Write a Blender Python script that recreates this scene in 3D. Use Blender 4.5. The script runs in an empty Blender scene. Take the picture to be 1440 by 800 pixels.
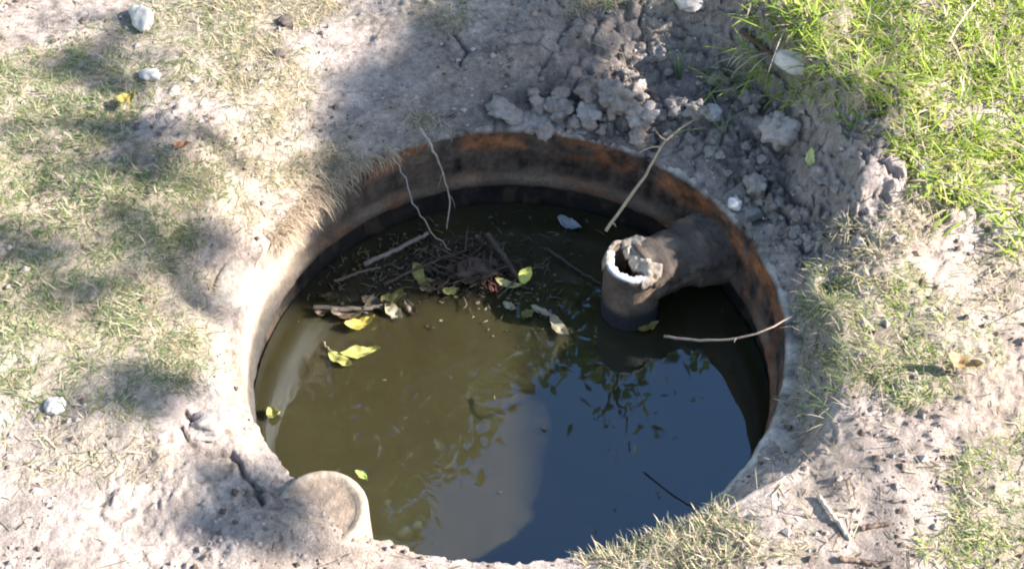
import bpy, bmesh, math, random
import numpy as np
from mathutils import Vector, noise as mnoise

rng = np.random.default_rng(11)
random.seed(5)
SC = bpy.context.scene
COL = SC.collection
R = math.radians

# ------------------------------------------------------------------ camera
FOV, PITCH, DIST, AIM_Y = R(42.0), R(50.3), 2.50, 0.083
CAM = np.array([0.0, AIM_Y - math.cos(PITCH) * DIST, math.sin(PITCH) * DIST])
FW = np.array([0, math.cos(PITCH), -math.sin(PITCH)])
UP = np.array([0, math.sin(PITCH), math.cos(PITCH)])
FOC = 720 / math.tan(FOV / 2)
cd = bpy.data.cameras.new('camera')
cam = bpy.data.objects.new('camera', cd); COL.objects.link(cam)
cd.sensor_fit = 'HORIZONTAL'; cd.angle = FOV
cd.clip_start = 0.05; cd.clip_end = 2000
cam.location = CAM; cam.rotation_euler = (R(90) - PITCH, 0, 0)
SC.camera = cam

# ------------------------------------------------------------------ light
SUN_EL, SUN_AZ = R(33), R(-4)
SUN = np.array([math.cos(SUN_EL) * math.cos(SUN_AZ), math.cos(SUN_EL) * math.sin(SUN_AZ), math.sin(SUN_EL)])
w = bpy.data.worlds.new('World'); SC.world = w; w.use_nodes = True
nt = w.node_tree
sky = nt.nodes.new('ShaderNodeTexSky'); sky.sky_type = 'NISHITA'; sky.sun_disc = False
sky.sun_elevation = SUN_EL; sky.sun_rotation = R(90) - SUN_AZ
sky.air_density = 1.3; sky.dust_density = 0.5; sky.ozone_density = 1.5
nt.links.new(sky.outputs[0], nt.nodes['Background'].inputs[0])
nt.nodes['Background'].inputs[1].default_value = 0.08
sl = bpy.data.lights.new('sun', 'SUN'); sl.energy = 4.6; sl.angle = R(0.53); sl.color = (1.0, 0.945, 0.875)
so = bpy.data.objects.new('sun', sl); COL.objects.link(so)
so.rotation_euler = Vector(SUN).to_track_quat('Z', 'Y').to_euler(); so.location = SUN * 30
SC.view_settings.view_transform = 'Standard'; SC.view_settings.look = 'None'
SC.view_settings.gamma = 1; SC.view_settings.exposure = 2.1
SC.view_settings.use_curve_mapping = False
SC.cycles.use_denoising = True
SC.cycles.filter_width = 2.0
SC.cycles.max_bounces = 6

# ------------------------------------------------------------------ helpers
def ray(px, py):
    d = FW * FOC + np.array([1.0, 0, 0]) * (px - 720) + UP * (400 - py)
    return d / np.linalg.norm(d)
def at(px, py, z=0.0):
    d = ray(px, py); t = (z - CAM[2]) / d[2]
    return CAM + d * t
def to_px(P):
    d = P - CAM; z = d @ FW
    return 720 + FOC * d[..., 0] / z, 400 - FOC * (d @ UP) / z

def _h(ix, iy, s):
    n = (ix.astype(np.int64) * 374761393 + iy.astype(np.int64) * 668265263 + s * 974711) & 0x7fffffff
    n = ((n ^ (n >> 13)) * 1274126177) & 0x7fffffff
    return ((n ^ (n >> 16)) & 0xffff) / 65535.0
def vnoise(x, y, s=0):
    ix, iy = np.floor(x), np.floor(y); fx, fy = x - ix, y - iy
    fx = fx * fx * fx * (fx * (fx * 6 - 15) + 10); fy = fy * fy * fy * (fy * (fy * 6 - 15) + 10)
    a, b = _h(ix, iy, s), _h(ix + 1, iy, s); c, d = _h(ix, iy + 1, s), _h(ix + 1, iy + 1, s)
    return (a + (b - a) * fx) * (1 - fy) + (c + (d - c) * fx) * fy - 0.5
def fbm(x, y, s=0, o=4):
    v = 0; a = 1.0
    for k in range(o):
        v = v + a * vnoise(x * 2 ** k + 17.3 * k, y * 2 ** k - 9.1 * k, s + k); a *= 0.5
    return v
def worley(x, y, s=0):
    ix, iy = np.floor(x), np.floor(y); d1 = np.full(x.shape, 9.0); d2 = d1.copy(); cid = np.zeros(x.shape)
    for dx in (-1, 0, 1):
        for dy in (-1, 0, 1):
            cx, cy = ix + dx, iy + dy
            px, py = cx + _h(cx, cy, s), cy + _h(cx, cy, s + 7)
            d = np.hypot(x - px, y - py); m = d < d1
            d2 = np.where(m, d1, np.minimum(d2, d)); cid = np.where(m, _h(cx, cy, s + 13), cid); d1 = np.where(m, d, d1)
    return d1, d2, cid
def sstep(a, b, x):
    t = np.clip((x - a) / (b - a), 0, 1); return t * t * (3 - 2 * t)

def mesh_np(name, V, quads=None, tris=None, cols=None, smooth=True):
    me = bpy.data.meshes.new(name)
    V = np.asarray(V, np.float32); q = np.zeros((0, 4), int) if quads is None else np.asarray(quads); t = np.zeros((0, 3), int) if tris is None else np.asarray(tris)
    me.vertices.add(len(V)); me.vertices.foreach_set('co', V.ravel())
    idx = np.concatenate([q.ravel(), t.ravel()]).astype(np.int32)
    tot = np.concatenate([np.full(len(q), 4), np.full(len(t), 3)]).astype(np.int32)
    st = np.concatenate([[0], np.cumsum(tot)[:-1]]).astype(np.int32)
    me.loops.add(len(idx)); me.loops.foreach_set('vertex_index', idx)
    me.polygons.add(len(tot)); me.polygons.foreach_set('loop_start', st); me.polygons.foreach_set('loop_total', tot)
    me.polygons.foreach_set('use_smooth', np.full(len(tot), smooth))
    me.update(calc_edges=True)
    if cols is not None:
        c = np.ones((len(V), 4), np.float32); c[:, :3] = np.clip(cols, 0, 1)
        a = me.color_attributes.new('Col', 'FLOAT_COLOR', 'POINT'); a.data.foreach_set('color', c.ravel())
    return me
def link(name, me, mat, parent=None):
    o = bpy.data.objects.new(name, me); COL.objects.link(o)
    if mat is not None:
        me.materials.clear(); me.materials.append(mat)
    if parent is not None: o.parent = parent
    return o
def tag(o, label=None, cat=None, group=None, kind=None):
    if label: o['label'] = label
    if cat: o['category'] = cat
    if group: o['group'] = group
    if kind: o['kind'] = kind
    return o
def empty(name, loc, label, cat, group=None):
    o = bpy.data.objects.new(name, None); COL.objects.link(o); o.location = loc; o.empty_display_size = .05
    return tag(o, label, cat, group)

# ------------------------------------------------------------------ materials
def material(name, base=(.4, .4, .4), rough=.9, spec=.2, attr=False, nscale=None, namt=.25, bump=None, transl=0, objspace=True):
    m = bpy.data.materials.new(name); m.use_nodes = True
    n, l = m.node_tree.nodes, m.node_tree.links
    p = n['Principled BSDF']; p.inputs['Roughness'].default_value = rough; p.inputs['Specular IOR Level'].default_value = spec
    tc = n.new('ShaderNodeTexCoord')
    if attr:
        a = n.new('ShaderNodeVertexColor'); a.layer_name = 'Col'; src = a.outputs[0]
    else:
        a = n.new('ShaderNodeRGB'); a.outputs[0].default_value = (*base, 1); src = a.outputs[0]
    if nscale:
        tx = n.new('ShaderNodeTexNoise'); tx.inputs['Scale'].default_value = nscale; tx.inputs['Detail'].default_value = 6; tx.inputs['Roughness'].default_value = .65
        l.new(tc.outputs['Object'], tx.inputs['Vector'])
        mr = n.new('ShaderNodeMapRange'); mr.inputs[1].default_value = .25; mr.inputs[2].default_value = .75
        mr.inputs[3].default_value = 1 - namt; mr.inputs[4].default_value = 1 + namt
        l.new(tx.outputs['Fac'], mr.inputs[0])
        mx = n.new('ShaderNodeMix'); mx.data_type = 'RGBA'; mx.blend_type = 'MULTIPLY'; mx.inputs[0].default_value = 1
        l.new(src, mx.inputs[6]); l.new(mr.outputs[0], mx.inputs[7]); src = mx.outputs[2]
    l.new(src, p.inputs['Base Color'])
    if bump:
        b = n.new('ShaderNodeTexNoise'); b.inputs['Scale'].default_value = bump[0]; b.inputs['Detail'].default_value = 8; b.inputs['Roughness'].default_value = .7
        l.new(tc.outputs['Object'], b.inputs['Vector'])
        bn = n.new('ShaderNodeBump'); bn.inputs['Strength'].default_value = 1; bn.inputs['Distance'].default_value = bump[1]
        l.new(b.outputs['Fac'], bn.inputs['Height']); l.new(bn.outputs[0], p.inputs['Normal'])
    if transl:
        tr = n.new('ShaderNodeBsdfTranslucent'); l.new(src, tr.inputs[0])
        ms = n.new('ShaderNodeMixShader'); ms.inputs[0].default_value = transl
        l.new(p.outputs[0], ms.inputs[1]); l.new(tr.outputs[0], ms.inputs[2])
        l.new(ms.outputs[0], n['Material Output'].inputs[0])
    return m
M_SOIL = material('dry_clay_soil', attr=True, nscale=260, namt=.34, bump=(190, .008))
M_CONC = material('stained_concrete', attr=True, rough=.8, spec=.3, nscale=120, namt=.35, bump=(160, .003))
M_CLOD = material('clay_clod', attr=True, nscale=90, namt=.25, bump=(120, .004))
M_GRASS = material('grass_blades', attr=True, rough=.65, spec=.25, transl=.4)
M_LEAF = material('tree_leaves', attr=True, rough=.55, spec=.3, transl=.35)
M_BARK = material('bark', (.13, .10, .075), nscale=30, namt=.5, bump=(40, .01))
M_TWIG = material('dry_twig', attr=True, rough=.8, nscale=150, namt=.35, bump=(200, .001))
M_PIPE = material('muddy_pipe', attr=True, rough=.7, spec=.35, nscale=90, namt=.3, bump=(110, .004))
M_FALLEN = material('fallen_leaf', attr=True, rough=.5, spec=.35, nscale=80, namt=.25, transl=.15)
M_STONE = material('pale_stone', attr=True, nscale=60, namt=.18, bump=(70, .003))

def water_mat():
    m = bpy.data.materials.new('murky_water'); m.use_nodes = True
    n, l = m.node_tree.nodes, m.node_tree.links; p = n['Principled BSDF']
    tc = n.new('ShaderNodeTexCoord')
    tx = n.new('ShaderNodeTexNoise'); tx.inputs['Scale'].default_value = 4; tx.inputs['Detail'].default_value = 5
    l.new(tc.outputs['Object'], tx.inputs['Vector'])
    cr = n.new('ShaderNodeValToRGB'); cr.color_ramp.elements[0].position = .3; cr.color_ramp.elements[1].position = .7
    cr.color_ramp.elements[0].color = (.031, .0255, .0110, 1); cr.color_ramp.elements[1].color = (.040, .0355, .0165, 1)
    l.new(tx.outputs['Fac'], cr.inputs[0]); l.new(cr.outputs[0], p.inputs['Base Color'])
    p.inputs['Subsurface Weight'].default_value = 1; p.inputs['Subsurface Radius'].default_value = (1, .9, .6)
    p.inputs['Subsurface Scale'].default_value = .06
    p.inputs['Roughness'].default_value = .015; p.inputs['Specular Tint'].default_value = (.58, .78, 1.0, 1); p.inputs['IOR'].default_value = 2.0
    b = n.new('ShaderNodeTexNoise'); b.inputs['Scale'].default_value = 9; b.inputs['Detail'].default_value = 1
    l.new(tc.outputs['Object'], b.inputs['Vector'])
    bn = n.new('ShaderNodeBump'); bn.inputs['Strength'].default_value = .25; bn.inputs['Distance'].default_value = .002
    l.new(b.outputs['Fac'], bn.inputs['Height']); l.new(bn.outputs[0], p.inputs['Normal'])
    return m

# ------------------------------------------------------------------ ground height
TAB = {  # angle: [r_in, z_in, r1, z1, r2, z2, z_far]
    0:   [.512, .010, .555, .100, .70, .115, .12],
    15:  [.507, .008, .585, .030, .680, .135, .14],
    30:  [.505, .006, .635, .025, .735, .175, .16],
    45:  [.503, .006, .715, .030, .850, .200, .17],
    60:  [.502, .006, .760, .030, .900, .170, .16],
    75:  [.501, .006, .680, .030, .860, .120, .14],
    90:  [.501, .008, .660, .030, .820, .100, .13],
    105: [.501, .008, .640, .035, .840, .100, .12],
    120: [.499, .008, .600, .040, .800, .090, .11],
    140: [.499, .006, .590, .060, .730, .100, .11],
    165: [.497, .004, .615, .085, .700, .110, .11],
    185: [.497, .004, .605, .085, .680, .100, .10],
    205: [.496, .004, .550, .040, .680, .080, .08],
    222: [.496, .002, .560, .020, .680, .055, .07],
    240: [.495, .002, .550, .020, .680, .050, .07],
    270: [.494, .006, .540, .035, .680, .055, .06],
    300: [.497, .008, .545, .050, .680, .085, .09],
    318: [.507, .006, .572, .075, .700, .100, .11],
    335: [.512, .006, .588, .085, .720, .095, .11],
    348: [.514, .008, .575, .090, .720, .100, .12],
}
_k = sorted(TAB); _ang = np.array([_k[-1] - 360] + _k + [_k[0] + 360], float)
_tab = np.array([TAB[_k[-1]]] + [TAB[k] for k in _k] + [TAB[_k[0]]])
def prof(th):
    d = np.degrees(th) % 360
    return [np.interp(d, _ang, _tab[:, j]) for j in range(7)]
# grass cover measured off the photograph: centre, half axes, density, kind (0 mat, 1 lush, 2 sparse dry)
BLOBS = [
    (110, 130, 170, 90, .9, 0), (60, 100, 90, 50, .5, 0), (200, 290, 140, 100, 1., 0), (60, 260, 120, 90, .8, 0), (90, 420, 170, 110, 1., 0), (50, 520, 140, 70, .8, 0),
    (200, 470, 110, 80, .8, 0), (170, 560, 90, 45, .6, 0), (250, 60, 120, 80, .6, 0), (370, 120, 110, 90, .55, 2), (430, 230, 80, 80, .6, 2), (330, 250, 100, 80, .45, 2), (250, 420, 90, 80, .5, 2),
    (400, 10, 130, 40, .5, 2), (120, 640, 150, 60, .3, 2), (620, 15, 60, 25, .35, 2), (870, 0, 60, 28, .5, 2), (1000, 10, 80, 30, .3, 2),
    (1190, 20, 130, 80, 1., 1), (1300, 90, 150, 90, 1., 1), (1400, 60, 110, 110, .95, 1), (1390, 230, 110, 110, .9, 1), (1320, 180, 60, 70, .9, 1), (1450, 320, 60, 60, .7, 1),
    (1100, 105, 80, 30, .4, 1), (1180, 90, 60, 40, .6, 1),
    (1250, 440, 110, 90, .75, 3), (1270, 520, 100, 60, .75, 3), (1180, 520, 50, 60, .6, 3), (1170, 420, 40, 70, .6, 3), (1210, 330, 70, 50, .4, 2), (1330, 500, 70, 60, .35, 3),
    (1400, 740, 90, 80, .85, 3), (1400, 640, 70, 50, .55, 3), (1330, 780, 60, 40, .6, 3), (1010, 770, 110, 40, .75, 4), (900, 770, 70, 40, .8, 4), (1280, 290, 60, 60, .35, 2), (-160, 250, 170, 260, .9, 0), (-150, 560, 150, 160, .7, 0), (1600, 150, 200, 250, .9, 1), (1350, -120, 300, 130, .9, 1), (200, -110, 320, 110, .7, 0), (1560, 700, 140, 140, .7, 3), (1650, 460, 160, 120, .5, 3), (700, 1000, 300, 130, .5, 4), (150, 950, 200, 120, .6, 0), (1420, 400, 80, 60, .3, 2),
]
def cover(x, y, z, kinds):
    u, v = to_px(np.stack([x, y, z], -1))
    u = u + 70 * fbm(x * 7, y * 7, 61, 3); v = v + 55 * fbm(x * 7 + 40, y * 7, 67, 3)
    d = np.zeros(x.shape)
    for (cu, cv, ru, rv, a, k) in BLOBS:
        if k in kinds:
            d = np.maximum(d, a * np.clip(1.5 * (1 - ((u - cu) / ru) ** 2 - ((v - cv) / rv) ** 2), 0, 1))
    return d
SAG = []   # filled below: small hollows and mounds (x, y, radius, height)
for (px, py, rad, hgt) in [(418, 755, .06, -.012), (285, 350, .075, -.045), (270, 400, .05, -.02), (320, 290, .05, .02), (1168, 405, .035, -.045), (1128, 590, .03, -.035), (735, 55, .13, .07), (745, 120, .10, -.035), (620, 60, .10, .03), (560, 190, .06, -.01), (560, 120, .05, .012), (470, 70, .06, .01),
                           (1110, 175, .09, .02), (285, 630, .04, -.012), (1130, 90, .08, .02), (380, 330, .05, .012), (400, 720, .10, .02)]:
    q = at(px, py, .08); SAG.append((q[0], q[1], rad, hgt))
CRACKS = [[(252, 598), (262, 618), (290, 632), (318, 622), (332, 640), (344, 660), (360, 672)], [(336, 642), (350, 668), (366, 690)], [(258, 575), (266, 600)],
          [(1075, 215), (1085, 245), (1105, 270), (1118, 295)], [(1095, 230), (1125, 265), (1150, 310)], [(640, 60), (655, 78), (650, 95)]]
_CR = [[at(u, v, .06)[:2] for u, v in c] for c in CRACKS]
def crack_d(x, y):
    d = np.full(x.shape, 9.0)
    for c in _CR:
        for (a, b) in zip(c[:-1], c[1:]):
            e = b - a; t = np.clip(((x - a[0]) * e[0] + (y - a[1]) * e[1]) / (e @ e), 0, 1)
            d = np.minimum(d, np.hypot(x - a[0] - t * e[0], y - a[1] - t * e[1]))
    return d
def smooth_h(x, y):
    r = np.hypot(x, y); th = np.arctan2(y, x)
    ri, zi, r1, z1, r2, z2, zf = prof(th)
    wob = .035 * fbm(x * 6, y * 6, 31, 3)
    rr = r + wob * sstep(.0, .06, r - ri)
    z = zi + (z1 - zi) * sstep(0, 1, np.clip((rr - ri) / (r1 - ri), 0, 1) * .85 + .0)/ .94
    z = np.where(rr > r1, z1 + (z2 - z1) * sstep(r1, r2, rr), np.minimum(z, z1))
    z = np.where(rr > r2, z2 + (zf - z2) * sstep(r2, r2 + .5, rr), z)
    for (a, b, rad, hgt) in SAG:
        z = z + hgt * np.exp(-((x - a) ** 2 + (y - b) ** 2) / (rad * rad) * 1.4)
    return z
def height(x, y, detail=True):
    z = smooth_h(x, y); sm = z
    r = np.hypot(x, y); ri = prof(np.arctan2(y, x))[0]
    dg = np.degrees(np.arctan2(y, x)) % 360
    calm = np.interp(dg, [0, 130, 150, 200, 222, 360], [1, 1, .3, .3, 1, 1]); calm = calm + (1 - calm) * sstep(.58, .70, r)
    k = (.25 + .75 * sstep(0, .05, r - ri)) * calm
    far = 1 - sstep(2.0, 5.0, r)
    z = z + k * (.022 * fbm(x * 4.3, y * 4.3, 3, 3) + .010 * fbm(x * 13, y * 13, 5, 3))
    if detail:
        th = np.arctan2(y, x); q = 1.2 * sm; xs, ys = x + q * np.cos(th), y + q * np.sin(th)
        ang = np.degrees(th)
        bank = sstep(-5, 20, ang) * sstep(100, 70, ang) * sstep(.0, .06, r - ri) * sstep(1.0, .85, r)
        d1, d2, cid = worley(xs * 34 + 1.2 * fbm(xs * 20, ys * 20, 71, 2), ys * 34 + 1.2 * fbm(xs * 20 + 9, ys * 20, 73, 2), 41)
        e1, e2, eid = worley(xs * 80 + fbm(xs * 40, ys * 40, 75, 2), ys * 80, 47)
        b1, b2, bid = worley(xs * 15 + 1.0 * fbm(xs * 12, ys * 12, 77, 3), ys * 15 + 1.0 * fbm(xs * 12 + 5, ys * 12, 79, 3), 43)
        rough = .12 + .88 * sstep(-.1, .3, fbm(x * 4, y * 4, 83, 3)); rough = np.maximum(rough, bank)
        z = z + far * k * rough * (.008 * (cid - .45) * sstep(0, .4, d2 - d1) + .006 * (eid - .5) * sstep(0, .5, e2 - e1) + .005 * fbm(xs * 60, ys * 60, 9, 3))
        z = z + far * bank * (.030 * (bid - .5) * sstep(0, .3, b2 - b1) + .010 * (cid - .5) * sstep(0, .3, d2 - d1) - .014 * sstep(.16, .0, b2 - b1) + .012 * fbm(xs * 30, ys * 30, 85, 3))
        z = z - .016 * np.exp(-(crack_d(x + .014 * fbm(x * 30, y * 30, 91, 3), y + .010 * fbm(x * 30, y * 30, 95, 3)) / .0042) ** 2)
        z = z + .03 * sstep(6, 60, r) * 20 * fbm(x * .05, y * .05, 19, 3)
    return z
def H(x, y):
    return float(height(np.array([x]), np.array([y]))[0])
def ground_at(px, py):
    """first point where the sight line meets the ground"""
    zz = np.linspace(.34, -.02, 240); d = ray(px, py)
    P = CAM + d * ((zz - CAM[2]) / d[2])[:, None]
    h = height(P[:, 0], P[:, 1]); k = int(np.argmax(h >= zz)) if (h >= zz).any() else len(zz) - 1
    return np.array([P[k, 0], P[k, 1], h[k]])

# ------------------------------------------------------------------ ground sheet
def build_ground():
    nth = 1150
    th = np.linspace(0, 2 * np.pi, nth, endpoint=False)
    s = np.concatenate([np.arange(0, .45, .0032), .45 + np.cumsum(np.linspace(.0045, .011, 150)), ])
    s = np.concatenate([s, s[-1] + np.cumsum(.02 * 1.32 ** np.arange(33))])
    TH, S = np.meshgrid(th, s)
    ri = prof(TH)[0]
    ragged = .010 * fbm(np.cos(TH) * 9, np.sin(TH) * 9, 21, 3) + .006 * fbm(np.cos(TH) * 40, np.sin(TH) * 40, 23, 2)
    amp = np.interp(np.degrees(TH) % 360, [0, 60, 130, 180, 215, 235, 320, 360], [1, 1.1, .7, .35, .5, .9, 1, 1])
    Rr = ri + np.abs(ragged) * amp * np.exp(-S / .08) * 2.0 + S
    X, Y = Rr * np.cos(TH), Rr * np.sin(TH)
    Z = height(X, Y)
    # colours
    X0, Y0 = X, Y; X, Y = X + 1.4 * Z * np.cos(TH), Y + 1.4 * Z * np.sin(TH)
    soil = np.stack([np.full(X.shape, c) for c in (.385, .318, .280)], -1)
    lo = fbm(X * 2.2, Y * 2.2, 101, 4)[..., None]; hi = fbm(X * 22, Y * 22, 103, 4)[..., None]; fine = fbm(X * 90, Y * 90, 107, 3)[..., None]
    soil = soil * (1 + .30 * lo + .42 * hi + .45 * fine)
    warm = sstep(-.1, .35, fbm(X * 3.1, Y * 3.1, 109, 3))[..., None]
    soil = soil * (1 - warm * np.array([0, .05, .12]))
    u, v = to_px(np.stack([X0, Y0, Z], -1))
    # grey subsoil thrown out behind the pit, its tone darkened for the bank's shade
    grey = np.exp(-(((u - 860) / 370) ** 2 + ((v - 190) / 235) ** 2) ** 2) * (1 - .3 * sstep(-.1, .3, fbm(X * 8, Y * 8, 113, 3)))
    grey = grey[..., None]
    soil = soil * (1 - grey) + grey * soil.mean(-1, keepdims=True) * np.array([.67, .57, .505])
    cv = cover(X0, Y0, Z, (0, 1, 2, 3, 4))[..., None]
    litter = np.array([.30, .25, .16]) * (1 + .5 * hi + .5 * fine)
    soil = soil * (1 - .62 * cv) + litter * .62 * cv
    # dark organic specks and bits, clumped
    sp = sstep(.36, .46, fbm(X * 95, Y * 95, 117, 2) + .22 * fbm(X * 5, Y * 5, 119, 2))[..., None]
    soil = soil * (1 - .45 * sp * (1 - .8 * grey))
    _, _, cid = worley(X * 75, Y * 75, 47)
    soil = soil * (1 + .16 * (cid[..., None] - .5))
    cr = np.exp(-(crack_d(X0 + .014 * fbm(X0 * 30, Y0 * 30, 91, 3), Y0 + .010 * fbm(X0 * 30, Y0 * 30, 95, 3)) / .0042) ** 2)[..., None]
    soil = soil * (1 - .35 * cr)
    # rust soaked edge at the left
    rust = np.exp(-(((u - 345) / 28) ** 2 + ((v - 545) / 70) ** 2))[..., None] * sstep(-.1, .2, fbm(X * 30, Y * 30, 121, 2))[..., None]
    soil = soil * (1 - .5 * rust) + .5 * rust * np.array([.40, .22, .12])
    X, Y = X0, Y0
    # skirt hanging down from the edge
    rows = []
    crow = []
    for j, (dr, dz) in enumerate([(.012, -.07), (.003, -.045), (-.001, -.022), (-.001, -.009)]):
        jit = .003 * fbm(np.cos(th) * 60 + 5 * j, np.sin(th) * 60, 27, 2)
        covered = sstep(.504, .512, ri[0]) # where the ring top shows, the skirt only goes a little way down
        rr = Rr[0] + dr + jit
        zz = Z[0] + dz * (1 - .75 * covered)
        rows.append(np.stack([rr * np.cos(th), rr * np.sin(th), zz], -1)); crow.append(soil[0] * .92)
    P = np.concatenate([np.array(rows), np.stack([X, Y, Z], -1)], 0)
    Cc = np.concatenate([np.array(crow), soil], 0)
    nr = P.shape[0]
    i = np.arange(nr - 1)[:, None] * nth; j = np.arange(nth)[None, :]; j2 = (j + 1) % nth
    q = np.stack([i + j, i + nth + j, i + nth + j2, i + j2], -1).reshape(-1, 4)
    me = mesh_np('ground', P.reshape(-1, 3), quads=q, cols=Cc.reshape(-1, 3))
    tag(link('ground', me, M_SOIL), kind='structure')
build_ground()

# ------------------------------------------------------------------ water
WZ = -.230
bm = bmesh.new()
bmesh.ops.create_cone(bm, cap_ends=True, segments=128, radius1=.508, radius2=.508, depth=.4)
me = bpy.data.meshes.new('water'); bm.to_mesh(me); bm.free()
wo = link('water', me, water_mat()); wo.location = (0, 0, WZ - .2); tag(wo, kind='structure')

# ------------------------------------------------------------------ concrete tank
def lathe_np(profile, nth, colf, jitter=.0015, th0=0, th1=2 * np.pi, seed=1):
    pr = np.array(profile, float)
    d = np.concatenate([[0], np.cumsum(np.hypot(*np.diff(pr, axis=0).T))])
    n = max(8, int(d[-1] / .006)); t = np.linspace(0, d[-1], n)
    rr, zz = np.interp(t, d, pr[:, 0]), np.interp(t, d, pr[:, 1])
    th = np.linspace(th0, th1, nth, endpoint=False)
    TH, RR = np.meshgrid(th, rr); _, ZZ = np.meshgrid(th, zz)
    nn = fbm(TH * 14, ZZ * 40 + RR * 40, seed, 4)
    RR = RR + jitter * nn * 2; ZZ = ZZ + jitter * fbm(TH * 20 + 50, ZZ * 40 + RR * 40, seed + 5, 4) * 1.5
    P = np.stack([RR * np.cos(TH), RR * np.sin(TH), ZZ], -1)
    i = np.arange(n - 1)[:, None] * nth; j = np.arange(nth)[None, :]; j2 = (j + 1) % nth
    q = np.stack([i + j, i + j2, i + nth + j2, i + nth + j], -1).reshape(-1, 4)
    return mesh_np('ring', P.reshape(-1, 3), quads=q, cols=colf(TH, RR, ZZ).reshape(-1, 3))
def wall_col(TH, RR, ZZ):
    d = np.degrees(TH) % 360
    # soot-dark stained arc from the right round the back; dusty cream at the left and near side
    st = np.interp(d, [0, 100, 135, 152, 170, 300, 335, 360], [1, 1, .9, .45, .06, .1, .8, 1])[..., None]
    n1 = fbm(TH * 9, ZZ * 22, 201, 4)[..., None]; n2 = fbm(TH * 30, ZZ * 14, 203, 3)[..., None]
    cream = np.array([.40, .335, .27]) * (1 + .25 * n1 + .15 * n2)
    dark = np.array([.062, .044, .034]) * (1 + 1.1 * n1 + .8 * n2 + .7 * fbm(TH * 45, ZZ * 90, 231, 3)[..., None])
    rmask = np.exp(-((ZZ + .034 + .020 * fbm(TH * 6, ZZ * 0, 205, 2)) / .027) ** 2)[..., None] * sstep(-.30, .22, fbm(TH * 7, ZZ * 26, 207, 4))[..., None]
    rmask2 = np.exp(-((ZZ + .150) / .024) ** 2)[..., None] * sstep(-.1, .3, fbm(TH * 4 + 9, ZZ * 10, 209, 4))[..., None]
    vert = (sstep(.1, .45, fbm(TH * 26, ZZ * 3, 211, 3)) * np.interp(d, [0, 35, 60, 320, 360], [.9, .7, 0, 0, .9]))[..., None]
    rust = np.array([.205, .078, .032]) * (1 + .8 * n1 + .8 * fbm(TH * 40, ZZ * 80, 233, 3)[..., None])
    pale = np.array([.17, .13, .092]) * (1 + .3 * n1)
    led = np.exp(-((ZZ + .136) / .020) ** 2)[..., None]
    c = dark * (1 - .7 * led) + pale * .7 * led
    rr = np.clip(1.0 * rmask + .55 * rmask2 + .5 * vert, 0, .95)
    c = c * (1 - rr) + rust * rr
    # top face: pale grey mortar
    top = sstep(-.010, -.003, ZZ)[..., None]
    c = c * (1 - top) + np.array([.27, .24, .215]) * (1 + 1.0 * n1 + .8 * n2) * top
    tan = np.exp(-((ZZ + .142) / .035) ** 2)[..., None]
    cream = cream * (1 - .5 * tan) + np.array([.34, .22, .11]) * .5 * tan
    wet = sstep(-.085, -.140, ZZ + .012 * fbm(TH * 9, ZZ * 0, 235, 3))[..., None]
    cream = cream * (1 - .9 * wet) + np.array([.03, .032, .034]) * .9 * wet
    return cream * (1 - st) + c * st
def low_col(TH, RR, ZZ):
    n1 = fbm(TH * 12, ZZ * 30, 221, 4)[..., None]
    return np.array([.016, .0135, .0115]) * (1 + .9 * n1) + np.array([.035, .022, .012]) * sstep(.1, .4, fbm(TH * 22, ZZ * 12, 225, 4))[..., None]
tank = empty('concrete_tank', (0, 0, -.4), 'round rust-stained concrete tank ring sunk in the dry soil around the murky water', 'tank')
def tpart(name, profile, colf, jit, seed):
    o = link(name, lathe_np(profile, 900, colf, jit, seed=seed), M_CONC, tank)
    o.location = (0, 0, .4); return o
tpart('upper_ring', [(.566, -.19), (.568, -.006), (.560, .001), (.512, .002), (.503, -.001), (.499, -.010), (.500, -.08), (.499, -.132), (.493, -.140), (.492, -.156), (.499, -.166), (.530, -.167)], wall_col, .0022, 7)
tpart('lower_ring', [(.566, -.20), (.530, -.1685), (.513, -.174), (.511, -.33), (.511, -.62)], low_col, .0015, 9)

# ------------------------------------------------------------------ generic shapes
def tube_np(pts, rads, sides=8, col=(.2, .15, .1), jit=0.0):
    """tapered tube along points -> V, quads, tris, cols"""
    pts = np.array(pts, float); n = len(pts); rads = np.array(rads, float) * np.ones(n)
    V = []; up = np.array([.13, .31, .94])
    for i in range(n):
        d = pts[min(i + 1, n - 1)] - pts[max(i - 1, 0)]; d = d / (np.linalg.norm(d) + 1e-9)
        a = np.cross(d, up); a = a / (np.linalg.norm(a) + 1e-9); b = np.cross(d, a)
        for k in range(sides):
            f = 2 * math.pi * k / sides
            rr = rads[i] * (1 + jit * (random.random() - .5))
            V.append(pts[i] + rr * (a * math.cos(f) + b * math.sin(f)))
    q = []
    for i in range(n - 1):
        for k in range(sides):
            k2 = (k + 1) % sides; q.append((i * sides + k, i * sides + k2, (i + 1) * sides + k2, (i + 1) * sides + k))
    V.append(pts[0]); V.append(pts[-1]); t = []
    for k in range(sides):
        k2 = (k + 1) % sides; t.append((n * sides, k2, k)); t.append((n * sides + 1, (n - 1) * sides + k, (n - 1) * sides + k2))
    c = np.tile(np.array(col, float), (len(V), 1)) * (1 + .25 * (rng.random((len(V), 1)) - .5))
    return np.array(V), np.array(q), np.array(t), c
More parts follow.
